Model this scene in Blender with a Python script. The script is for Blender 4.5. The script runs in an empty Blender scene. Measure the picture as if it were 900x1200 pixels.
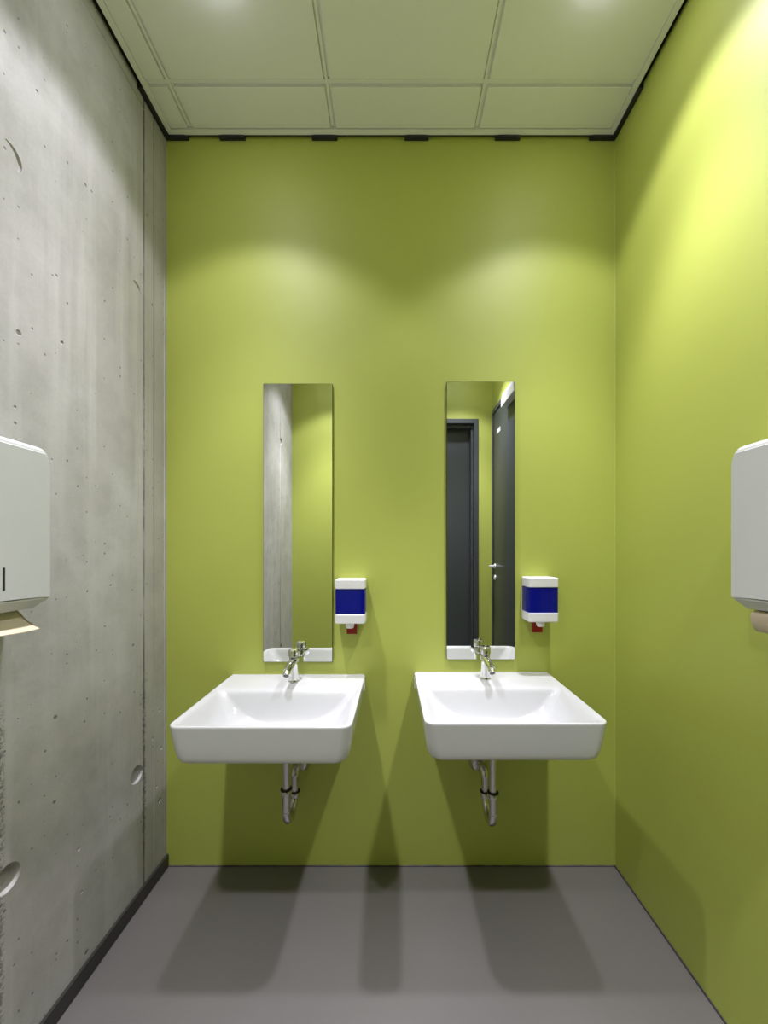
import bpy, bmesh, math, random
from mathutils import Vector, Matrix
PI = math.pi
sc = bpy.context.scene
COL = sc.collection

# ------------------------------------------------------------------ room numbers (metres)
D = 1.65            # camera (y = 0) to the basin wall
XL, XR = -1.015, 0.992
YF = -0.42          # wall behind the camera
CAMZ = 1.41
CZ = 3.257          # ceiling underside
F_PX = 432.0

# ------------------------------------------------------------------ material helpers
def mat(name, col, rough=0.5, metal=0.0, spec=None, **kw):
    m = bpy.data.materials.new(name); m.use_nodes = True
    b = m.node_tree.nodes['Principled BSDF']
    b.inputs['Base Color'].default_value = (*col, 1)
    b.inputs['Roughness'].default_value = rough
    b.inputs['Metallic'].default_value = metal
    if spec is not None: b.inputs['Specular IOR Level'].default_value = spec
    for k, v in kw.items(): b.inputs[k.replace('_', ' ')].default_value = v
    return m

class NT:
    """tiny node-tree writer"""
    def __init__(self, m):
        self.t = m.node_tree; self.n = self.t.nodes; self.b = self.n['Principled BSDF']
        self.obj = self.n.new('ShaderNodeTexCoord').outputs['Object']
    def link(self, a, b): self.t.links.new(a, b)
    def _in(self, sock, v):
        if isinstance(v, bpy.types.NodeSocket): self.link(v, sock)
        elif isinstance(v, (tuple, list)) and len(v) == 3 and sock.type == 'RGBA': sock.default_value = (*v, 1)
        else: sock.default_value = v
    def mapping(self, scale, vec=None):
        n = self.n.new('ShaderNodeMapping'); self.link(vec or self.obj, n.inputs['Vector'])
        n.inputs['Scale'].default_value = scale; return n.outputs['Vector']
    def noise(self, scale, detail=3, rough=0.5, vec=None):
        n = self.n.new('ShaderNodeTexNoise'); self.link(vec or self.obj, n.inputs['Vector'])
        n.inputs['Scale'].default_value = scale; n.inputs['Detail'].default_value = detail
        n.inputs['Roughness'].default_value = rough; return n.outputs['Fac']
    def voronoi(self, scale, vec=None):
        n = self.n.new('ShaderNodeTexVoronoi'); self.link(vec or self.obj, n.inputs['Vector'])
        n.inputs['Scale'].default_value = scale; return n.outputs['Distance'], n.outputs['Color']
    def math(self, op, a, b=0.0, c=0.0, clamp=False):
        n = self.n.new('ShaderNodeMath'); n.operation = op; n.use_clamp = clamp
        self._in(n.inputs[0], a); self._in(n.inputs[1], b); self._in(n.inputs[2], c); return n.outputs[0]
    def ramp(self, v, lo, hi, a=0.0, b=1.0):
        n = self.n.new('ShaderNodeMapRange'); n.clamp = True
        self._in(n.inputs['Value'], v)
        for k, x in (('From Min', lo), ('From Max', hi), ('To Min', a), ('To Max', b)): self._in(n.inputs[k], x)
        return n.outputs[0]
    def mix(self, fac, a, b, blend='MIX'):
        n = self.n.new('ShaderNodeMix'); n.data_type = 'RGBA'; n.blend_type = blend
        self._in(n.inputs[0], fac); self._in(n.inputs[6], a); self._in(n.inputs[7], b); return n.outputs[2]
    def sep(self, v=None):
        n = self.n.new('ShaderNodeSeparateXYZ'); self.link(v or self.obj, n.inputs[0]); return n.outputs
    def bump(self, h, strength=0.3, dist=0.01):
        n = self.n.new('ShaderNodeBump'); n.inputs['Strength'].default_value = strength
        n.inputs['Distance'].default_value = dist; self.link(h, n.inputs['Height'])
        self.link(n.outputs['Normal'], self.b.inputs['Normal'])

def painted(name, col, rough, var=0.04, bump=0.05, bscale=350, spec=None):
    m = mat(name, col, rough, spec=spec); t = NT(m)
    n = t.noise(1.7, 4)
    dark = tuple(c * (1 - var) for c in col); lite = tuple(min(1, c * (1 + var)) for c in col)
    t.link(t.mix(n, dark, lite), t.b.inputs['Base Color'])
    if bump: t.bump(t.noise(bscale, 2), bump, 0.002)
    return m

M = {}
M['green'] = painted('green_wall_paint', (0.425, 0.478, 0.090), 0.52, 0.03, 0.06, 260)
M['ceiling'] = painted('ceiling_panel_paint', (0.85, 0.855, 0.86), 0.5, 0.015, 0.02, 500)
M['white_plastic'] = painted('white_plastic', (0.78, 0.78, 0.78), 0.35, 0.01, 0.0)
M['white_metal'] = painted('white_coated_metal', (0.60, 0.61, 0.61), 0.35, 0.01, 0.0)
M['porcelain'] = painted('white_glazed_ceramic', (0.63, 0.635, 0.64), 0.07, 0.006, 0.0)
M['black'] = painted('black_bracket_paint', (0.012, 0.013, 0.018), 0.5, 0.1, 0.0)
M['void'] = painted('ceiling_void_grey', (0.03, 0.03, 0.03), 0.9, 0.1, 0.0)
M['baseboard'] = painted('dark_grey_skirting', (0.035, 0.033, 0.030), 0.4, 0.08, 0.0)
M['sealant'] = painted('dark_grey_sealant', (0.055, 0.05, 0.052), 0.5, 0.1, 0.05)
M['door'] = painted('anthracite_door_paint', (0.043, 0.050, 0.054), 0.33, 0.03, 0.03, 300)
M['door_frame'] = painted('anthracite_frame_paint', (0.05, 0.056, 0.06), 0.36, 0.03, 0.0)
M['silver'] = mat('silver_closer_metal', (0.78, 0.78, 0.80), 0.38, 0.25)
M['chrome'] = mat('chrome', (0.86, 0.86, 0.87), 0.06, 1.0)
M['trap'] = mat('satin_chromed_pipe', (0.60, 0.59, 0.58), 0.24, 1.0)
M['rubber'] = painted('black_rubber', (0.01, 0.01, 0.01), 0.45, 0.1, 0.0)
M['aerator'] = painted('grey_aerator_mesh', (0.10, 0.10, 0.10), 0.5, 0.1, 0.0)
M['red'] = painted('red_plastic', (0.26, 0.006, 0.008), 0.35, 0.05, 0.0)
M['mirror'] = mat('mirror_silver', (0.90, 0.915, 0.905), 0.0, 1.0)
M['mirror_edge'] = painted('dark_glass_edge', (0.018, 0.028, 0.02), 0.2, 0.1, 0.0)
M['paper'] = painted('beige_paper_towel', (0.56, 0.49, 0.36), 0.85, 0.05, 0.25, 220)
M['paper_light'] = painted('pale_paper_towel', (0.60, 0.50, 0.38), 0.85, 0.05, 0.25, 220)
M['slot'] = painted('black_slot', (0.01, 0.01, 0.01), 0.6, 0.1, 0.0)
M['concrete_plug'] = painted('pale_mortar', (0.42, 0.41, 0.37), 0.9, 0.15, 0.4, 120)

# blue translucent plastic
mb = mat('blue_translucent_plastic', (0.016, 0.026, 0.58), 0.12)
mb.node_tree.nodes['Principled BSDF'].inputs['Transmission Weight'].default_value = 0.75
mb.node_tree.nodes['Principled BSDF'].inputs['IOR'].default_value = 1.35
M['blue'] = mb
M['soap'] = painted('blue_soap_bottle', (0.015, 0.05, 0.60), 0.4, 0.05, 0.0)

# grey resin floor
m = mat('grey_resin_floor', (0.19, 0.18, 0.175), 0.36); t = NT(m)
n1 = t.noise(2.2, 5, 0.55); n2 = t.noise(160, 2)
c = t.mix(n1, (0.126, 0.119, 0.111), (0.150, 0.142, 0.133))
t.link(c, t.b.inputs['Base Color'])
t.link(t.ramp(n1, 0.3, 0.7, 0.33, 0.43), t.b.inputs['Roughness'])
t.bump(n2, 0.05, 0.002); M['floor'] = m

# fair-faced concrete: cloudy tone, vertical streaks, blow holes, honeycombed joints
m = mat('fair_faced_concrete', (0.5, 0.49, 0.46), 0.62); t = NT(m)
cloud = t.noise(1.6, 6, 0.6)
mid = t.noise(7.5, 6, 0.65)
streak = t.noise(1.0, 4, 0.6, t.mapping((1, 14, 0.7)))
fine = t.noise(140, 4, 0.7)
base = t.mix(t.ramp(cloud, 0.36, 0.64), (0.385, 0.372, 0.35), (0.515, 0.51, 0.50))
base = t.mix(t.ramp(mid, 0.42, 0.68, 0.0, 0.42), base, (0.28, 0.27, 0.25))
base = t.mix(t.ramp(streak, 0.48, 0.68, 0.0, 0.45), base, (0.57, 0.565, 0.55))
base = t.mix(t.ramp(fine, 0.35, 0.7, 0.0, 0.13), base, (0.22, 0.21, 0.195))
xyz0 = t.sep()
cmb = t.n.new('ShaderNodeCombineXYZ'); t.link(xyz0[1], cmb.inputs[0]); t.link(xyz0[2], cmb.inputs[1]); plane = cmb.outputs[0]
def holes(scale, keep, rmax):
    n = t.n.new('ShaderNodeTexVoronoi'); n.voronoi_dimensions = '2D'; t.link(plane, n.inputs['Vector']); n.inputs['Scale'].default_value = scale
    d, ccol = n.outputs['Distance'], n.outputs['Color']
    s = t.sep(ccol)
    r = t.math('MULTIPLY', t.ramp(s[0], keep, 1.0, 0.0, 1.0), rmax)
    return t.ramp(t.math('SUBTRACT', r, d), -0.01, 0.02)
h1 = holes(9, 0.80, 0.07); h2 = holes(27, 0.78, 0.10)
pit = t.math('MAXIMUM', h1, h2)
xyz = t.sep()
wob = t.noise(38, 4, 0.7)
def band(y0, half, z0, z1):
    dy = t.math('ABSOLUTE', t.math('SUBTRACT', xyz[1], y0))
    a = t.ramp(dy, half * 0.5, half * 1.6, 1.0, 0.0)
    zz = t.math('MULTIPLY', t.ramp(xyz[2], z0, z0 + 0.12), t.ramp(xyz[2], z1 - 0.12, z1, 1.0, 0.0))
    return t.math('MULTIPLY', a, zz)
honey = t.math('MAXIMUM', band(1.500, 0.010, 0.15, 0.94), band(0.944, 0.013, 0.1, 1.05))
honey = t.math('MAXIMUM', honey, t.math('MULTIPLY', band(1.500, 0.006, 1.5, 2.3), 0.6))
honey = t.math('MULTIPLY', honey, t.ramp(t.noise(95, 3, 0.7), 0.47, 0.56))
tape = t.math('MULTIPLY', t.ramp(t.math('ABSOLUTE', t.math('SUBTRACT', xyz[1], 1.455)), 0.02, 0.06, 1.0, 0.0),
              t.ramp(t.noise(1.0, 3, 0.6, t.mapping((1, 9, 0.9))), 0.35, 0.65, 0.0, 0.35))
base = t.mix(tape, base, (0.24, 0.23, 0.195))
edge = t.ramp(xyz[1], 1.50, 1.512, 0.0, 0.30)
base = t.mix(edge, base, (0.27, 0.255, 0.205))
seam = t.ramp(t.math('ABSOLUTE', t.math('SUBTRACT', xyz[1], 1.500)), 0.003, 0.006, 1.0, 0.0)
seam = t.math('MULTIPLY', seam, t.ramp(t.noise(9, 3, 0.6), 0.3, 0.6, 0.45, 0.95))
seam2 = t.ramp(t.math('ABSOLUTE', t.math('SUBTRACT', xyz[1], 1.562)), 0.002, 0.005, 1.0, 0.0)
seam2 = t.math('MULTIPLY', seam2, t.ramp(xyz[2], 0.9, 1.9, 0.0, 0.7))
seam = t.math('MAXIMUM', seam, seam2)
base = t.mix(seam, base, (0.09, 0.085, 0.07))
base = t.mix(t.math('MULTIPLY', pit, 0.68), base, (0.05, 0.047, 0.04))
base = t.mix(t.math('MULTIPLY', honey, 0.8), base, (0.07, 0.065, 0.052))
t.link(base, t.b.inputs['Base Color'])
t.link(t.ramp(mid, 0.3, 0.7, 0.5, 0.72), t.b.inputs['Roughness'])
hgt = t.math('SUBTRACT', t.math('ADD', t.math('MULTIPLY', mid, 0.25), t.math('MULTIPLY', fine, 0.12)),
             t.math('ADD', pit, t.math('MULTIPLY', honey, 1.2)))
t.bump(hgt, 0.35, 0.006); M['concrete'] = m

# ------------------------------------------------------------------ mesh helpers
def obj(name, bm, mats, parent=None, angle=35, smooth=True, bevel=0.0, bseg=3):
    me = bpy.data.meshes.new(name)
    bmesh.ops.remove_doubles(bm, verts=bm.verts, dist=1e-6)
    bmesh.ops.recalc_face_normals(bm, faces=bm.faces)
    bm.to_mesh(me); bm.free()
    for k in (mats if isinstance(mats, (list, tuple)) else [mats]):
        me.materials.append(M[k])
    if smooth:
        me.shade_smooth(); me.set_sharp_from_angle(angle=math.radians(angle))
    o = bpy.data.objects.new(name, me); COL.objects.link(o)
    if parent is not None: o.parent = parent
    if bevel:
        b = o.modifiers.new('bevel', 'BEVEL'); b.width = bevel; b.segments = bseg
        b.limit_method = 'ANGLE'; b.angle_limit = math.radians(40); b.harden_normals = True
    return o

def tag(o, label, cat, group=None, kind=None):
    o['label'] = label; o['category'] = cat
    if group: o['group'] = group
    if kind: o['kind'] = kind
    return o

def thing(name, loc, label, cat, group=None, kind=None):
    o = bpy.data.objects.new(name, None); COL.objects.link(o); o.location = loc
    o.empty_display_size = 0.05
    return tag(o, label, cat, group, kind)

def bx(bm, x0, x1, y0, y1, z0, z1, mi=0):
    v = [bm.verts.new((x, y, z)) for x in (x0, x1) for y in (y0, y1) for z in (z0, z1)]
    fs = [(0,1,3,2), (4,6,7,5), (0,4,5,1), (2,3,7,6), (0,2,6,4), (1,5,7,3)]
    out = []
    for f in fs:
        fc = bm.faces.new([v[i] for i in f]); fc.material_index = mi; out.append(fc)
    return out

def box(*a):
    bm = bmesh.new(); bx(bm, *a); return bm

def loft(bm, loops, close_start=True, close_end=True, mi=0):
    rings = [[bm.verts.new(p) for p in L] for L in loops]
    n = len(rings[0])
    for a, b in zip(rings, rings[1:]):
        for i in range(n):
            f = bm.faces.new((a[i], a[(i+1) % n], b[(i+1) % n], b[i])); f.material_index = mi
    for flag, r in ((close_start, rings[0]), (close_end, rings[-1])):
        if flag:
            c = bm.verts.new(sum((v.co for v in r), Vector()) / n)
            for i in range(n):
                f = bm.faces.new((r[i], r[(i+1) % n], c)); f.material_index = mi
    return rings

def lathe(bm, origin, axis, prof, n=40, mi=0, caps=True):
    """prof: (distance along axis, radius)"""
    axis = Vector(axis).normalized()
    u = axis.orthogonal().normalized(); w = axis.cross(u)
    o = Vector(origin)
    loops = []
    for t_, r in prof:
        loops.append([o + axis * t_ + (u * math.cos(a) + w * math.sin(a)) * max(r, 1e-5)
                      for a in (2 * PI * i / n for i in range(n))])
    loft(bm, loops, caps, caps, mi)

def tube(bm, pts, rad, n=24, mi=0, caps=True):
    pts = [Vector(p) for p in pts]
    rads = rad if isinstance(rad, (list, tuple)) else [rad] * len(pts)
    t0 = (pts[1] - pts[0]).normalized(); u = t0.orthogonal().normalized()
    loops = []
    for i, p in enumerate(pts):
        a = pts[max(i-1, 0)]; b = pts[min(i+1, len(pts)-1)]
        tg = (b - a).normalized()
        u = (u - tg * u.dot(tg)).normalized(); w = tg.cross(u)
        loops.append([p + (u * math.cos(k) + w * math.sin(k)) * rads[i] for k in (2*PI*j/n for j in range(n))])
    loft(bm, loops, caps, caps, mi)

def rrect(hb, hf, d0, d1, r, z, rb=None, k=8, m=6):
    """rounded trapezoid seen from above; back half-width hb at d0, front hf at d1; y runs towards the room (negative)"""
    cs = [(-hb, d0), (hb, d0), (hf, d1), (-hf, d1)]
    rb = r if rb is None else rb
    out = []; arcs = []
    for i in range(4):
        rr = rb if i < 2 else r
        p = Vector(cs[i]); a = Vector(cs[i-1]); b = Vector(cs[(i+1) % 4])
        da = (a - p).normalized(); db = (b - p).normalized()
        ang = math.acos(max(-1, min(1, da.dot(db))))
        dist = rr / math.tan(ang / 2)
        c = p + (da + db).normalized() * (rr / math.sin(ang / 2))
        s = p + da * dist - c; e = p + db * dist - c
        a0 = math.atan2(s.y, s.x); a1 = math.atan2(e.y, e.x)
        dlt = (a1 - a0 + PI) % (2*PI) - PI
        arcs.append([c + Vector((math.cos(a0 + dlt*j/k), math.sin(a0 + dlt*j/k))) * rr for j in range(k+1)])
    for i in range(4):
        out += arcs[i]
        s = arcs[i][-1]; e = arcs[(i+1) % 4][0]
        out += [s.lerp(e, j / m) for j in range(1, m)]
    return [Vector((p.x, -p.y, z)) for p in out]

def rr2(w0, w1, h0, h1, r, k=6):
    """rounded rectangle corners in a plane, list of (a, b)"""
    out = []
    for cx, cy, a0 in ((w1-r, h0+r, -PI/2), (w1-r, h1-r, 0), (w0+r, h1-r, PI/2), (w0+r, h0+r, PI)):
        out += [(cx + r*math.cos(a0 + PI/2*j/k), cy + r*math.sin(a0 + PI/2*j/k)) for j in range(k+1)]
    return out

# ------------------------------------------------------------------ the room shell
tag(obj('floor', box(XL-0.2, XR+0.2, YF-0.35, D+0.2, -0.1, 0.0), 'floor'), 'grey resin floor of the washroom', 'floor', kind='structure')

def cut(o, cutter_bm):
    c = obj('cutter', cutter_bm, 'concrete')
    md = o.modifiers.new('b', 'BOOLEAN'); md.object = c; md.operation = 'DIFFERENCE'; md.solver = 'EXACT'
    dg = bpy.context.evaluated_depsgraph_get()
    me = bpy.data.meshes.new_from_object(o.evaluated_get(dg))
    o.modifiers.clear(); o.data = me
    bpy.data.objects.remove(c)

wl = obj('wall_left', box(XL-0.2, XL, YF-0.35, D+0.2, 0, 3.5), 'concrete', smooth=False)
# formwork joints
def vgroove(y, w, dep, z0=-0.1, z1=3.6):
    bm = bmesh.new()
    loft(bm, [[(XL+0.003, y-w, z), (XL-dep, y, z), (XL+0.003, y+w, z)] for z in (z0, z1)])
    return bm
for y, w, dep in ((1.500, 0.004, 0.005), (1.562, 0.004, 0.003), (1.632, 0.004, 0.005), (0.946, 0.004, 0.006), (-0.03, 0.006, 0.007)):
    cut(wl, vgroove(y, w, dep))
bm = bmesh.new()
loft(bm, [[(XL+0.003, y, 3.205), (XL-0.005, y, 3.212), (XL+0.003, y, 3.219)] for y in (YF-0.4, D+0.3)]); cut(wl, bm)
# tie holes of the formwork
for y, z, r, dep in ((0.968, 0.549, 0.036, 0.022), (1.458, 0.527, 0.034, 0.020), 
                     (-0.052, 2.40, 0.032, 0.010), (-0.052, 0.54, 0.034, 0.02)):
    bm = bmesh.new()
    lathe(bm, (XL+0.004, y, z), (-1, 0, 0), [(0, r), (0.004, r), (0.004+dep, r*0.74)], 36); cut(wl, bm)
for y, z, r, a0, a1 in ((1.447, 2.437, 0.031, 0.1, 1.9), (0.968, 2.455, 0.034, -0.6, 1.7)):
    bm = bmesh.new(); n = 14
    tube(bm, [(XL+0.0005, y + r*math.cos(a0+(a1-a0)*i/n), z + r*math.sin(a0+(a1-a0)*i/n)) for i in range(n+1)],
         [0.0014 + 0.0052*math.sin(PI*min(1, (i+.5)/n))**0.7 for i in range(n+1)], 10); cut(wl, bm)
# a few real chips near the floor and corner
rnd = random.Random(4)
for y, z, r in ((1.555, 0.62, 0.010), (1.60, 0.72, 0.008), (1.612, 0.55, 0.009), (1.58, 0.40, 0.007), (1.60, 0.33, 0.011),
                (1.19, 0.45, 0.008), (1.20, 0.30, 0.007), (1.13, 2.05, 0.006), (1.05, 2.72, 0.006), (1.24, 2.62, 0.005)):
    bm = bmesh.new()
    bmesh.ops.create_icosphere(bm, subdivisions=2, radius=r)
    for v in bm.verts: v.co = Vector((v.co.x*0.5, v.co.y*rnd.uniform(.6, 1.2), v.co.z*rnd.uniform(.6, 1.2))) + Vector((XL, y, z))
    cut(wl, bm)
tag(wl, 'bare fair-faced concrete wall with formwork joints and tie holes', 'wall', kind='structure')

bm = bmesh.new(); bx(bm, XL-0.02, XR+0.2, D, D+0.2, 0.0, 3.5)
tag(obj('wall_back', bm, 'green', smooth=False), 'green painted wall behind the two washbasins', 'wall', kind='structure')

# right wall, opening for the door behind the camera's shoulder
DY0, DY1, DH = -0.395, 0.50, 2.80
bm = bmesh.new()
bx(bm, XR, XR+0.2, DY1, D+0.02, 0, 3.5); bx(bm, XR, XR+0.2, DY0, DY1, DH, 3.5); bx(bm, XR, XR+0.2, YF-0.2, DY0, 0, 3.5)
tag(obj('wall_right', bm, 'green', smooth=False), 'green painted side wall with the towel dispenser and the door', 'wall', kind='structure')
# wall behind the camera with a door opening
EX0, EX1, EH = -0.05, 0.853, 2.735
bm = bmesh.new()
bx(bm, XL-0.02, EX0, YF-0.25, YF, 0, 3.5); bx(bm, EX1, XR, YF-0.25, YF, 0, 3.5); bx(bm, EX0, EX1, YF-0.25, YF, EH, 3.5)
tag(obj('wall_front', bm, 'green', smooth=False), 'green painted wall opposite the basins, seen in the mirrors', 'wall', kind='structure')

# ------------------------------------------------------------------ ceiling
CX0, CX1, CY1 = -0.995, 0.974, 1.635
GX = [-0.886, -0.261, 0.364]
GY = [1.455, 0.83, 0.205]
bm = bmesh.new()
bx(bm, CX0, CX1, YF, CY1, CZ+0.015, CZ+0.03)                       # grid plane above the panels
xs = [CX0+0.02] + GX + [CX1-0.02]; ys = [YF] + GY[::-1] + [CY1-0.022]
g = 0.0125
for i in range(len(xs)-1):
    for j in range(len(ys)-1):
        x0 = xs[i] + (g if i > 0 else 0.003); x1 = xs[i+1] - (g if i < len(xs)-2 else 0.003)
        y0 = ys[j] + (g if j > 0 else 0); y1 = ys[j+1] - (g if j < len(ys)-2 else 0.003)
        bx(bm, x0, x1, y0, y1, CZ, CZ+0.018)
# runners of the grid: a small raised rib inside each groove
for x in GX: bx(bm, x-0.008, x+0.003, YF, CY1-0.030, CZ+0.005, CZ+0.018)
for y in GY: bx(bm, CX0+0.028, CX1-0.028, y-0.008, y+0.004, CZ+0.0058, CZ+0.018)
tag(obj('ceiling', bm, 'ceiling', smooth=False, bevel=0.0012, bseg=2), 'suspended ceiling of off-white square metal panels', 'ceiling', kind='structure')
# perimeter angle
bm = bmesh.new()
bx(bm, CX0, CX1, CY1-0.021, CY1, CZ-0.0015, CZ+0.03)
bx(bm, CX0, CX0+0.021, YF, CY1-0.021, CZ-0.0015, CZ+0.03)
bx(bm, CX1-0.021, CX1, YF, CY1-0.021, CZ-0.0015, CZ+0.03)
tag(obj('trim_1', bm, 'ceiling', smooth=False, bevel=0.001, bseg=2), 'off-white edge profile around the suspended ceiling', 'trim', kind='structure')
tag(obj('ceiling_slab', box(XL-0.2, XR+0.2, YF-0.35, D+0.2, 3.5, 3.6), 'void'), 'dark structural slab above the suspended ceiling', 'ceiling', kind='structure')
# dark lining of the shadow gap
bm = bmesh.new()
bx(bm, XL, XL+0.004, YF, D, CZ+0.011, 3.5); bx(bm, XR-0.004, XR, YF, D, CZ+0.011, 3.5); bx(bm, XL+.004, XR-.004, D-0.004, D, CZ+0.010, 3.5)
tag(obj('trim_2', bm, 'black', smooth=False), 'black lining in the shadow gap beside the ceiling', 'trim', kind='structure')

# black brackets under the ceiling edge
def bracket(px0, px1, arm=0, label='', group=None):
    x0 = (px0-461)/262.0; x1 = (px1-461)/262.0
    bm = bmesh.new()
    zb, zt = CZ-0.011, CZ+0.025
    bx(bm, x0, x1, D-0.0165, D-0.0005, zb, zt)
    bx(bm, x0+0.012, x1-0.012, D-0.0175, D-0.016, zb+0.004, zb+0.010)
    if arm < 0: bx(bm, XL+0.0005, XL+0.0165, D-0.19, D-0.0165, zb, zt)
    if arm > 0: bx(bm, XR-0.0165, XR-0.0005, D-0.19, D-0.0165, zb, zt)
    o = obj('wall_bracket', bm, 'black', smooth=False, bevel=0.0012, bseg=2)
    return tag(o, label, 'bracket', 'black brackets under the ceiling edge')
bracket(195.5, 222, -1, 'black corner bracket under the ceiling at the concrete wall')
bracket(258, 288, 0, 'black bracket under ceiling edge, next to the concrete-side corner bracket')
bracket(366, 395, 0, 'black bracket under ceiling edge above the mirror that reflects concrete')
bracket(474, 502, 0, 'black bracket under ceiling edge above the space between the mirrors')
bracket(580, 609, 0, 'black bracket under ceiling edge above the mirror that shows the doors')
bracket(690, 720.4, 1, 'black corner bracket under the ceiling at the green side wall')

# skirting and sealant lines
bm = bmesh.new(); bx(bm, XL, XL+0.011, YF, D-0.001, 0, 0.058)
tag(obj('baseboard_left', bm, 'baseboard', smooth=False, bevel=0.003), 'dark grey skirting strip along the concrete wall', 'baseboard', kind='structure')
bm = bmesh.new(); bx(bm, XR-0.004, XR, 0.56, D, 0, 0.007)
tag(obj('baseboard_right', bm, 'sealant', smooth=False), 'thin dark sealant line at the foot of the green side wall', 'baseboard', kind='structure')
# slightly wavy joint at the foot of the basin wall
bm = bmesh.new()
rnd = random.Random(9); N = 60; loops = []
for i in range(N+1):
    x = XL+0.012 + (XR-XL-0.016) * i / N; h = 0.004 + 0.0025 * rnd.random()
    loops.append([(x, D, 0), (x, D-0.003, 0), (x, D-0.003, h*0.7), (x, D, h)])
loft(bm, loops)
tag(obj('baseboard_back', bm, 'sealant', smooth=False), 'thin dark joint at the foot of the basin wall', 'baseboard', kind='structure')
# bead of paint in the right corner
bm = bmesh.new(); lathe(bm, (XR-0.001, D-0.001, 0.008), (0, 0, 1), [(0, 0.0035), (3.2, 0.0035)], 12)
tag(obj('trim_3', bm, 'green'), 'painted bead in the corner of the green walls', 'trim', kind='structure')

# ------------------------------------------------------------------ doors (seen in the mirror)
def lever(parent, name, mk):
    return obj(name, mk, 'silver', parent)

d1 = thing('door_1', (0, YF, 0), 'dark grey door in the wall opposite, seen in the mirror', 'door', kind='structure')
bm = bmesh.new(); w = 0.045
for (a, b, z0, z1) in ((EX0, EX0+w, 0, EH), (EX1-w, EX1, 0, EH), (EX0+w, EX1-w, EH-w, EH)):
    bx(bm, a, b, -0.12, 0.012, z0, z1)
for (a, b, z0, z1) in ((EX0+w, EX0+w+0.022, 0, EH-w), (EX1-w-0.022, EX1-w, 0, EH-w), (EX0+w+.022, EX1-w-.022, EH-w-0.03, EH-w)):
    bx(bm, a, b, -0.12, -0.035, z0, z1)
obj('door_frame', bm, 'door_frame', d1, smooth=False, bevel=0.003)
bm = box(EX0+w+0.003, EX1-w-0.003, -0.165, -0.122, 0.006, EH-w-0.004)
obj('door_leaf', bm, 'door', d1, smooth=False, bevel=0.002)
bm = bmesh.new()
lathe(bm, (0.06, -0.121, 1.265), (0, 1, 0), [(0, 0.025), (0.008, 0.025), (0.01, 0.011), (0.05, 0.011)], 24)
tube(bm, [(0.06, -0.072, 1.265), (0.11, -0.072, 1.265), (0.18, -0.072, 1.265)], 0.010, 16)
obj('door_handle', bm, 'silver', d1)

d2 = thing('door_2', (XR, 0, 0), 'dark grey side door with a silver closer, seen in the mirror', 'door', kind='structure')
bm = bmesh.new(); w = 0.04
for (a, b, z0, z1) in ((DY0, DY0+w, 0, DH), (DY1-w, DY1, 0, DH), (DY0+w, DY1-w, DH-w, DH)):
    bx(bm, -0.014, 0.10, a, b, z0, z1)
obj('door_frame', bm, 'door_frame', d2, smooth=False, bevel=0.003)
obj('door_leaf', box(-0.004, 0.04, DY0+w+0.003, DY1-w-0.003, 0.006, DH-w-0.003), 'door', d2, smooth=False, bevel=0.002)
hb = bmesh.new()
lathe(hb, (-0.004, DY0+0.095, 1.265), (-1, 0, 0), [(0, 0.026), (0.008, 0.025), (0.01, 0.011), (0.055, 0.011)], 24)
tube(hb, [(-0.056, DY0+0.088, 1.265), (-0.058, DY0+0.12, 1.265), (-0.054, DY0+0.225, 1.265)], 0.0105, 16)
obj('door_handle', hb, 'silver', d2)
kb = bmesh.new()
lathe(kb, (-0.004, DY0+0.095, 1.155), (-1, 0, 0), [(0, 0.026), (0.008, 0.025), (0.0085, 0.012), (0.012, 0.012)], 24)
obj('key_rosette', kb, 'silver', d2)
cl = obj('door_closer', box(-0.062, -0.004, 0.085, 0.42, 2.652, 2.732), 'silver', d2, smooth=False, bevel=0.006)
obj('closer_rail', box(-0.036, -0.014, 0.03, 0.42, 2.762, 2.790), 'silver', cl, smooth=False, bevel=0.002)
bm = bmesh.new(); tube(bm, [(-0.045, 0.16, 2.730), (-0.03, 0.24, 2.750), (-0.026, 0.34, 2.766)], 0.008, 12)
obj('closer_arm', bm, 'silver', cl)
obj('sign_plate', box(-0.0065, -0.004, -0.235, -0.13, 2.525, 2.565), 'white_plastic', d2, smooth=False)

# ------------------------------------------------------------------ washbasins
def basin_mesh():
    L = [rrect(.10, .10, .10, .30, .05, -.135),
         rrect(.255, .252, .012, .445, .045, -.1345, .02),
         rrect(.272, .268, .004, .462, .044, -.132, .012),
         rrect(.281, .276, .001, .471, .042, -.1255, .008),
         rrect(.286, .2805, 0, .4765, .041, -.112, .006),
         rrect(.292, .286, 0, .482, .040, -.080, .006),
         rrect(.297, .2905, 0, .487, .038, -.035, .006),
         rrect(.2995, .2928, 0, .4895, .036, -.012, .006),
         rrect(.300, .2932, 0, .490, .035, -.006, .006),
         rrect(.2993, .2925, .0004, .4893, .034, -.0022, .006),
         rrect(.2968, .290, .0025, .4868, .032, 0, .006),
         rrect(.290, .2842, .030, .4810, .030, -.0008, .010),
         rrect(.284, .2800, .120, .4768, .030, -.0026, .016),
         rrect(.277, .2755, .163, .4724, .032, -.0058, .020),
         rrect(.268, .268, .1725, .4665, .036, -.0140, .028),
         rrect(.250, .254, .1790, .4580, .048, -.0380, .036),
         rrect(.226, .234, .1850, .4450, .062, -.0720, .046),
         rrect(.196, .206, .1920, .4230, .075, -.1020, .060),
         rrect(.150, .160, .2000, .3850, .070, -.1180, .070),
         rrect(.080, .085, .2120, .3200, .050, -.1235, .050),
         rrect(.030, .030, .2250, .2850, .0295, -.1250, .0295)]
    bm = bmesh.new(); loft(bm, L); return bm

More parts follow.
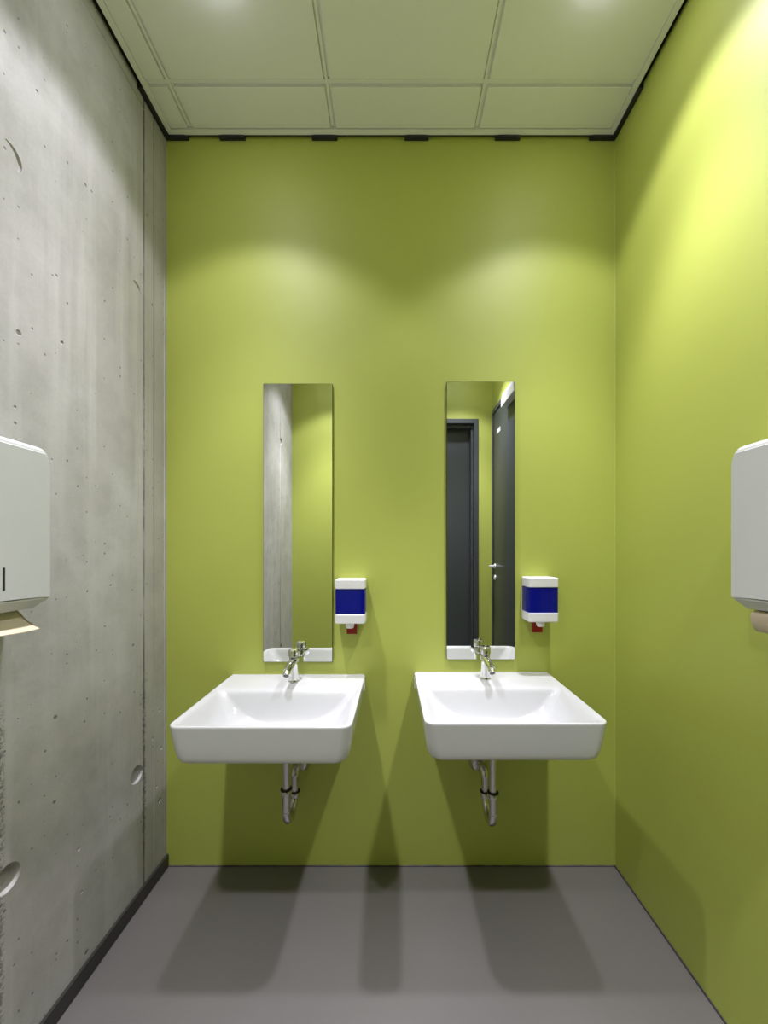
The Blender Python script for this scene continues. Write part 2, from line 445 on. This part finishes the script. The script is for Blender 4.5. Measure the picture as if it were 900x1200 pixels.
def washbasin(cx, rz, label):
    t_ = thing('washbasin', (cx, D, rz), label, 'washbasin', 'washbasins on the green wall')
    o = obj('basin', basin_mesh(), 'porcelain', t_, angle=80)
    s = o.modifiers.new('s', 'SUBSURF'); s.levels = 1; s.render_levels = 2
    bm = bmesh.new()
    lathe(bm, (0, -.255, -.1248), (0, 0, 1), [(0, .030), (.0025, .031), (.004, .029), (.002, .022), (.0005, .018)], 40)
    dr = obj('drain', bm, 'chrome', t_)
    bm = bmesh.new(); lathe(bm, (0, -.255, -.1246), (0, 0, 1), [(0, .016), (.003, .0165), (.005, .014)], 32)
    obj('drain_plug', bm, 'chrome', dr)
    # silicone line between rim and wall
    bm = bmesh.new(); bx(bm, -.2935, .2935, -.0028, -.0004, -.006, .0022)
    obj('silicone_joint', bm, 'white_plastic', t_, smooth=False)
    # side fixing cover, a slim upright plate beside the wall
    for s_ in (-1, 1):
        x = s_ * .2978
        obj('fixing_cover', box(x-.0020, x+.0020, -.034, -.010, -.060, -.016), 'white_plastic', t_, smooth=False, bevel=0.001)
    return t_
LX, LZ = -0.4255, 0.857
RX, RZ = 0.3925, 0.868
washbasin(LX, LZ, 'white wall-hung washbasin under the mirror reflecting concrete, nearest the concrete wall')
washbasin(RX, RZ, 'white wall-hung washbasin under the mirror reflecting the dark doors')

# ------------------------------------------------------------------ faucets
def faucet(cx, rz, label):
    t_ = thing('faucet', (cx, D-0.075, rz-0.0008), label, 'faucet', 'chrome basin taps')
    bm = bmesh.new()
    lathe(bm, (0, 0, 0), (0, 0, 1), [(0, .0235), (.002, .0240), (.004, .0232), (.012, .0222), (.04, .0206), (.075, .0196), (.1005, .0196), (.102, .0190)], 48)
    obj('tap_body', bm, 'chrome', t_)
    bm = bmesh.new()
    lathe(bm, (0, 0, .102), (0, 0, 1), [(0, .0182), (.0035, .0182)], 48)
    obj('seam_ring', bm, 'rubber', t_)
    bm = bmesh.new()
    lathe(bm, (0, 0, .1055), (0, 0, 1), [(0, .0215), (.0015, .0228), (.020, .0226), (.028, .0214), (.0320, .0180), (.034, .010), (.0345, .002)], 48)
    hd = obj('push_head', bm, 'chrome', t_)
    bm = bmesh.new()
    tube(bm, [(0, -.014, .126), (0, -.026, .1275)], [.0045, .0038], 16)
    obj('temperature_pin', bm, 'chrome', hd)
    # spout
    P = [(0, .0, .088), (0, -.02, .086), (0, -.045, .0825), (0, -.070, .0785), (0, -.090, .0748), (0, -.104, .0715)]
    R = [.0160, .0158, .0152, .0148, .0145, .0143]
    bm = bmesh.new(); tube(bm, P, R, 32)
    sp = obj('spout', bm, 'chrome', t_, angle=60)
    ax = Vector((0, -.75, -.66)).normalized()
    bm = bmesh.new(); lathe(bm, (0, -.098, .0725), ax, [(0, .0130), (.004, .0148), (.019, .0148), (.0205, .0140)], 32)
    ar = obj('aerator', bm, 'chrome', sp)
    bm = bmesh.new(); lathe(bm, Vector((0, -.098, .0725)) + ax*.0203, ax, [(0, .0112), (.0008, .0105)], 24)
    obj('aerator_mesh', bm, 'aerator', sp)
    return t_
faucet(LX, LZ, 'chrome tap on the washbasin nearest the concrete wall')
faucet(RX, RZ, 'chrome tap on the washbasin below the mirror reflecting doors')

# ------------------------------------------------------------------ traps
def trap(cx, rz, off, dz, label):
    t_ = thing('drain_trap', (cx, D, rz), label, 'drain pipe', 'chrome traps under the basins')
    df, dr_, r = .185, .060, .0162
    zb = .366 + dz - rz            # centre of the U bend arc
    R_ = (df - dr_) / 2
    top = -.1352
    bm = bmesh.new(); lathe(bm, (0, -df, top), (0, 0, -1), [(0, .030), (.004, .030), (.010, .0225), (.026, .0215), (.028, .017)], 36)
    obj('outlet_nut', bm, 'trap', t_)
    zr = .455 + dz*1.3 - rz
    bm = bmesh.new(); tube(bm, [(0, -df, top-.02), (0, -df, zr)], r*0.92, 28)
    obj('tailpipe', bm, 'trap', t_)
    bm = bmesh.new()
    pts = [(0, -df, zr-.004), (0, -df, zb+.02), (0, -df, zb)]
    for i in range(1, 16):
        a = PI * i / 16
        pts.append((0, -(df+dr_)/2 - R_*math.cos(a), zb - R_*math.sin(a)))
    pts += [(0, -dr_, zb), (0, -dr_, .376-rz)]
    tube(bm, pts, r, 28)
    ub = obj('trap_bend', bm, 'trap', t_, angle=60)
    for dd, zz in ((df, zr), (dr_, .378-rz)):
        bm = bmesh.new(); lathe(bm, (0, -dd, zz-.026), (0, 0, 1), [(0, .0185), (.002, .0205), (.020, .0205), (.022, .0195)], 36)
        nut = obj('union_nut', bm, 'trap', t_)
        bm = bmesh.new(); lathe(bm, (0, -dd, zz-.0045), (0, 0, 1), [(0, .0200), (.001, .0225), (.004, .0225), (.005, .018)], 36)
        obj('rubber_seal', bm, 'rubber', nut)
    # solder line above the bend
    bm = bmesh.new(); lathe(bm, (0, -df, zb-.003), (0, 0, 1), [(0, r), (.001, r+.0012), (.004, r+.0012), (.005, r)], 32)
    obj('bend_collar', bm, 'trap', ub)
    ze = .458 - rz
    pts = [(0, -dr_, .374-rz), (0, -dr_, ze-.02)]
    for i in range(1, 9):
        a = PI/2 * i / 9
        pts.append((off*.4*i/9, -dr_ + .035*(1-math.cos(a)), ze - .02 + .03*math.sin(a)))
    pts += [(off*.6, -.02, ze+.010), (off, -.003, ze+.010)]
    bm = bmesh.new(); tube(bm, pts, [r*.96]*2 + [r*1.12]*(len(pts)-2), 28)
    obj('wall_pipe', bm, 'trap', t_, angle=60)
    bm = bmesh.new(); lathe(bm, (off, -.0008, ze+.010), (0, -1, 0), [(0, .040), (.003, .040), (.010, .036), (.022, .027), (.024, .0165)], 44)
    obj('wall_rosette', bm, 'trap', t_)
    return t_
trap(LX, LZ, .014, .010, 'chrome drain trap under the basin nearest the concrete wall')
trap(RX+.003, RZ, -.018, .0, 'chrome drain trap under the basin below the mirror reflecting doors')

# ------------------------------------------------------------------ mirrors
def mirror(x0, x1, z0, z1, label):
    bm = bmesh.new()
    sect = rr2(x0, x1, z0, z1, 0.004, 4)
    loops = [[(a, D-0.001, b) for a, b in sect], [(a, D-0.0105, b) for a, b in sect],
             [(a + (0.0012 if a < (x0+x1)/2 else -0.0012), D-0.0115, b + (0.0012 if b < (z0+z1)/2 else -0.0012)) for a, b in sect]]
    rings = [[bm.verts.new(p) for p in L] for L in loops]
    n = len(sect)
    for a, b in zip(rings, rings[1:]):
        for i in range(n): bm.faces.new((a[i], a[(i+1) % n], b[(i+1) % n], b[i])).material_index = 1
    bm.faces.new(rings[-1]).material_index = 0
    bm.faces.new(rings[0][::-1]).material_index = 1
    return tag(obj('mirror', bm, ['mirror', 'mirror_edge'], smooth=False), label, 'mirror', 'tall narrow mirrors')
mirror(-0.579, -0.271, 0.918, 2.156, 'tall narrow frameless mirror reflecting bare concrete and green wall')
mirror(0.2365, 0.541, 0.929, 2.165, 'tall narrow frameless mirror reflecting two dark doors')

# ------------------------------------------------------------------ soap dispensers
def soap(cx, z0, z1, label):
    t_ = thing('soap_dispenser', (cx, D, z0), label, 'soap dispenser', 'soap dispensers beside the mirrors')
    h = z1 - z0; hw = .064; dp = .095
    def block(d0, d1, za, zb, r, hw_=hw):
        sect = rr2(-hw_, hw_, -d1, -d0, r, 5)
        # keep the wall side square
        e = .004
        return [[(a*(1-e/hw_) , b*(1-e/d1), za) for a, b in sect], [(a, b, za+e) for a, b in sect],
                [(a, b, zb-e) for a, b in sect], [(a*(1-e/hw_), b*(1-e/d1), zb) for a, b in sect]]
    bm = bmesh.new(); loft(bm, block(.001, dp, h-.042, h, .010)); obj('top_cover', bm, 'white_plastic', t_, angle=30)
    bm = bmesh.new(); loft(bm, block(.001, dp, 0, .041, .010)); obj('bottom_tray', bm, 'white_plastic', t_, angle=30)
    obj('back_plate', box(-hw+.001, hw-.001, -.012, -.001, .036, h-.037), 'white_plastic', t_, smooth=False, bevel=.002)
    # translucent window: a bent shell open towards the back plate
    wz0, wz1 = .0405, h-.0415
    outer = [(-hw+.0006, -.012), (-hw+.0006, -dp+.012)] + [(-hw+.0006+.010*(1-math.cos(a)), -dp+.012-.010*math.sin(a)) for a in (PI/2*i/5 for i in range(1, 6))]
    outer += [(-x, y) for x, y in outer[::-1]]
    inner = [(x*(1-.0022/hw), y + (.0022 if y < -dp+.011 else 0)) for x, y in outer]
    ring = outer + inner[::-1]
    bm = bmesh.new(); loft(bm, [[(x, y, z) for x, y in ring] for z in (wz0, wz1)], False, False)
    obj('blue_window', bm, 'blue', t_, angle=40)
    sect = rr2(-hw+.016, hw-.012, -dp+.012, -.014, .014, 5)
    lv = [(wz0+.001, .97), (wz0+.008, 1.0), (wz1-.030, 1.0), (wz1-.012, .8), (wz1-.003, .4)]
    bm = bmesh.new(); loft(bm, [[(a*k, -.05 + (b+.05)*k, z) for a, b in sect] for z, k in lv])
    obj('soap_bottle', bm, 'soap', t_, angle=60)
    bm = bmesh.new()
    lathe(bm, (-.003, -.064, .001), (0, -.12, -1), [(0, .0185), (.012, .0180), (.021, .0165), (.025, .0130), (.026, .006)], 32)
    obj('nozzle', bm, 'white_plastic', t_)
    bm = bmesh.new(); bx(bm, -.026+.004, .020+.002, -.026, -.016, -.058, .0)
    obj('red_lever', bm, 'red', t_, smooth=False, bevel=.0015)
    return t_
soap(-.1835, 1.103, 1.291, 'white soap dispenser with blue window, close beside mirror reflecting concrete')
soap(.6355, 1.110, 1.298, 'white soap dispenser with blue window, between door-reflecting mirror and green side wall')

# ------------------------------------------------------------------ paper towel dispensers
def towel_housing(s):
    """local: x away from the wall (s = +1 left wall, -1 right wall), y along the wall, z up from the chin"""
    dp, hw, zb, ztop = .115, .122, .027, .4175
    def outline(dx, inset, topdrop):
        w_ = hw - inset; zt = ztop - topdrop; rz_, ry_ = .032, .017
        pts = [(-w_, zb + (zt-rz_-zb)*i/4) for i in range(4)]
        n = 10
        pts += [(-w_ + ry_ - ry_*math.cos(PI/2*i/n), zt - rz_ + rz_*math.sin(PI/2*i/n)) for i in range(n+1)]
        pts += [(-w_ + ry_ + 2*(w_-ry_)*i/8, zt) for i in range(1, 8)]
        pts += [(w_ - ry_ + ry_*math.sin(PI/2*i/n), zt - rz_ + rz_*math.cos(PI/2*i/n)) for i in range(n+1)]
        pts += [(w_, zb + (zt-rz_-zb)*i/4) for i in (3, 2, 1, 0)]
        pts += [(w_*(1 - 2*i/8), zb + .004*(1-(1-2*i/8)**2)) for i in range(1, 8)]
        return [(s*dx, y, z) for y, z in pts]
    L = [outline(.001, .000, 0), outline(.078, .000, .000), outline(.096, .0003, .0025), outline(.106, .0008, .007),
         outline(.1115, .0014, .013), outline(.1130, .0018, .019), outline(dp, .0022, .0205)]
    # front panel keeps its bottom edge
    bm = bmesh.new(); loft(bm, L, True, True); return bm

def towel(side, cy, zc, label):
    s = 1 if side == 'L' else -1
    X0 = XL if side == 'L' else XR
    t_ = thing('paper_towel_dispenser', (X0, cy, zc), label, 'towel dispenser', 'white paper towel dispensers')
    obj('housing', towel_housing(s), 'white_metal', t_, angle=28)
    # tapering chin under the housing
    bm = bmesh.new()
    a = [(s*.001, -.120), (s*.1125, -.120), (s*.1125, .120), (s*.001, .120)]
    b = [(s*.001, -.104), (s*.088, -.104), (s*.088, .104), (s*.001, .104)]
    loft(bm, [[(x, y, .0285) for x, y in a], [(x, y, .024) for x, y in a], [(x, y, 0) for x, y in b]])
    ch = obj('chin', bm, 'white_metal', t_, smooth=False, bevel=.003)
    bm = bmesh.new(); bx(bm, *(sorted((s*.046, s*.080))), -.085, .085, -.0012, .0005)
    obj('paper_slot', bm, 'slot', ch, smooth=False)
    # filling level slot on the front
    x = s*.1152
    bm = bmesh.new(); bx(bm, min(x-s*.001, x+s*.0004), max(x-s*.001, x+s*.0004), -.0025+.0045, .0025+.0045, .055, .108)
    obj('level_slot', bm, 'slot', t_, smooth=False)
    if side == 'R':
        bm = bmesh.new(); bx(bm, s*.104, s*.112, .119, .1245, .200, .218)
        obj('lock_tab', bm, 'white_metal', t_, smooth=False, bevel=.001)
    return t_
TLY, TRY, TZ = 0.847, 0.837, 1.264
towel('L', TLY, TZ, 'white paper towel dispenser mounted on the concrete wall')
towel('R', TRY, TZ, 'white paper towel dispenser mounted on the green side wall')

# the towels that hang out of them
def sheet(name, prof, y0, y1, wave, m, label, thick=.0016):
    """prof: (x, z) from the slot to the tip"""
    bm = bmesh.new(); n = 14; loops = []
    for j in range(n+1):
        y = y0 + (y1-y0)*j/n; L = []
        for side in (0, 1):
            P = prof if side == 0 else prof[::-1]
            for i, (x, z) in enumerate(P):
                k = (i if side == 0 else len(prof)-1-i) / (len(prof)-1)
                zz = z + wave(j/n)*k; 
                L.append((x, y, zz + (0 if side == 0 else -thick)))
        loops.append(L)
    loft(bm, loops)
    return tag(obj(name, bm, m, angle=60), label, 'paper towel', 'paper towels hanging from the dispensers')
x = XL
sheet('hanging_paper_towel', [(x+.064, TZ-.0025), (x+.070, TZ-.013), (x+.080, TZ-.024), (x+.095, TZ-.034), (x+.110, TZ-.041), (x+.121, TZ-.045)],
      TLY-.097, TLY+.085, lambda u: .004*math.sin(u*5) - .008*(1-u), 'paper', 'beige paper towel sticking out below the concrete-wall dispenser')
x = XR
bm = bmesh.new(); loops = []
for j in range(15):
    u = j/14; y = TRY-.089 + .180*u
    e = .0
    L = [(x-.080, y, TZ-.0025), (x-.090, y, TZ-.007), (x-.094, y, TZ-.016), (x-.092, y, TZ-.032), (x-.086, y, TZ-.047), (x-.079, y, TZ-.055),
         (x-.073, y, TZ-.055), (x-.076, y, TZ-.046), (x-.080, y, TZ-.032), (x-.081, y, TZ-.018), (x-.078, y, TZ-.009), (x-.072, y, TZ-.0025)]
    loops.append(L)
loft(bm, loops)
tag(obj('hanging_paper_towel', bm, 'paper_light', angle=60), 'beige folded paper towel hanging below the green-wall dispenser', 'paper towel', 'paper towels hanging from the dispensers')

# ------------------------------------------------------------------ downlights
LAMP_COL = (0.985, 0.96, 1.085)
PHOTOMETRY = [(60, .08), (0, .50), (50, .105), (44, .13), (38, .165), (33, .22), (28, .40), (23, .80), (18, 1.0), (12, .98), (8, .76)]
me_ = bpy.data.materials.new('lamp_lens_glow'); me_.use_nodes = True
nt = me_.node_tree; nt.nodes.clear()
e = nt.nodes.new('ShaderNodeEmission'); e.inputs['Color'].default_value = (*LAMP_COL, 1); e.inputs['Strength'].default_value = 22.0
nt.links.new(e.outputs[0], nt.nodes.new('ShaderNodeOutputMaterial').inputs['Surface']); M['lens'] = me_

def downlight(x, y, watts, half, label):
    t_ = thing('downlight', (x, y, CZ), label, 'ceiling light', 'round downlights in the ceiling')
    bm = bmesh.new()
    lathe(bm, (0, 0, 0), (0, 0, -1), [(-.003, .098), (.002, .0985), (.004, .096), (.0045, .088), (.003, .084), (-.003, .083)], 64)
    obj('trim_ring', bm, 'white_plastic', t_)
    bm = bmesh.new()
    lathe(bm, (0, 0, 0), (0, 0, -1), [(-.002, .0825), (.006, .0820), (.014, .076), (.019, .058), (.021, .02)], 48)
    obj('lens', bm, 'lens', t_)
    ld = bpy.data.lights.new('downlight_beam', 'SPOT'); ld.energy = watts; ld.color = LAMP_COL
    ld.spot_size = math.radians(2*half); ld.spot_blend = 0.30; ld.shadow_soft_size = 0.045
    ld.use_nodes = True; lt = ld.node_tree; em = lt.nodes['Emission']
    tc = lt.nodes.new('ShaderNodeTexCoord'); sx = lt.nodes.new('ShaderNodeSeparateXYZ'); ab = lt.nodes.new('ShaderNodeMath'); ab.operation = 'ABSOLUTE'
    cr = lt.nodes.new('ShaderNodeValToRGB'); el = cr.color_ramp.elements
    for i_, (ang, v) in enumerate(PHOTOMETRY):      # luminous intensity against the angle from straight down
        q = el[i_] if i_ < 2 else el.new(0.99 - i_*0.001)
        q.position = math.cos(math.radians(ang)); q.color = (v, v, v, 1)
    lt.links.new(tc.outputs['Normal'], sx.inputs[0]); lt.links.new(sx.outputs[2], ab.inputs[0]); lt.links.new(ab.outputs[0], cr.inputs[0])
    lt.links.new(cr.outputs[0], em.inputs['Strength'])
    lo = bpy.data.objects.new('downlight_beam', ld); COL.objects.link(lo); lo.parent = t_; lo.location = (0, 0, -.062)
R1, R2 = 1.125, 0.02
downlight(-.5735, R1, 155, 54, 'round white downlight above the basin nearest the concrete wall')
downlight(.6765, R1, 155, 54, 'round white downlight above the basin nearest the green side wall')
downlight(-.5735, R2, 205, 50, 'round white downlight near the wall opposite the basins, beside the concrete wall')
downlight(.6765, R2, 205, 50, 'round white downlight near the wall opposite the basins, beside the side door')

# ------------------------------------------------------------------ world, camera, view
w = bpy.data.worlds.new('world'); sc.world = w; w.use_nodes = True
w.node_tree.nodes['Background'].inputs['Color'].default_value = (0.02, 0.02, 0.02, 1)
w.node_tree.nodes['Background'].inputs['Strength'].default_value = 0.2

cd = bpy.data.cameras.new('camera'); cam = bpy.data.objects.new('camera', cd); COL.objects.link(cam)
cam.location = (0, 0, CAMZ); cam.rotation_euler = (PI/2, 0, 0)
cd.sensor_fit = 'HORIZONTAL'; cd.sensor_width = 36.0
cd.lens = 36.0 * F_PX / 900.0
cd.shift_x = -11.0 / 900.0
cd.shift_y = 46.0 / 900.0
cd.clip_start = 0.02
# the axis is horizontal: verticals stay upright, the lens shift sets the frame
sc.camera = cam

sc.view_settings.view_transform = 'Standard'
sc.view_settings.look = 'None'
sc.view_settings.gamma = 1.0
sc.view_settings.use_curve_mapping = False
sc.view_settings.exposure = 0.08
try:
    sc.cycles.max_bounces = 12; sc.cycles.diffuse_bounces = 8; sc.cycles.glossy_bounces = 6; sc.cycles.transmission_bounces = 8
    sc.cycles.use_denoising = True
except Exception: pass
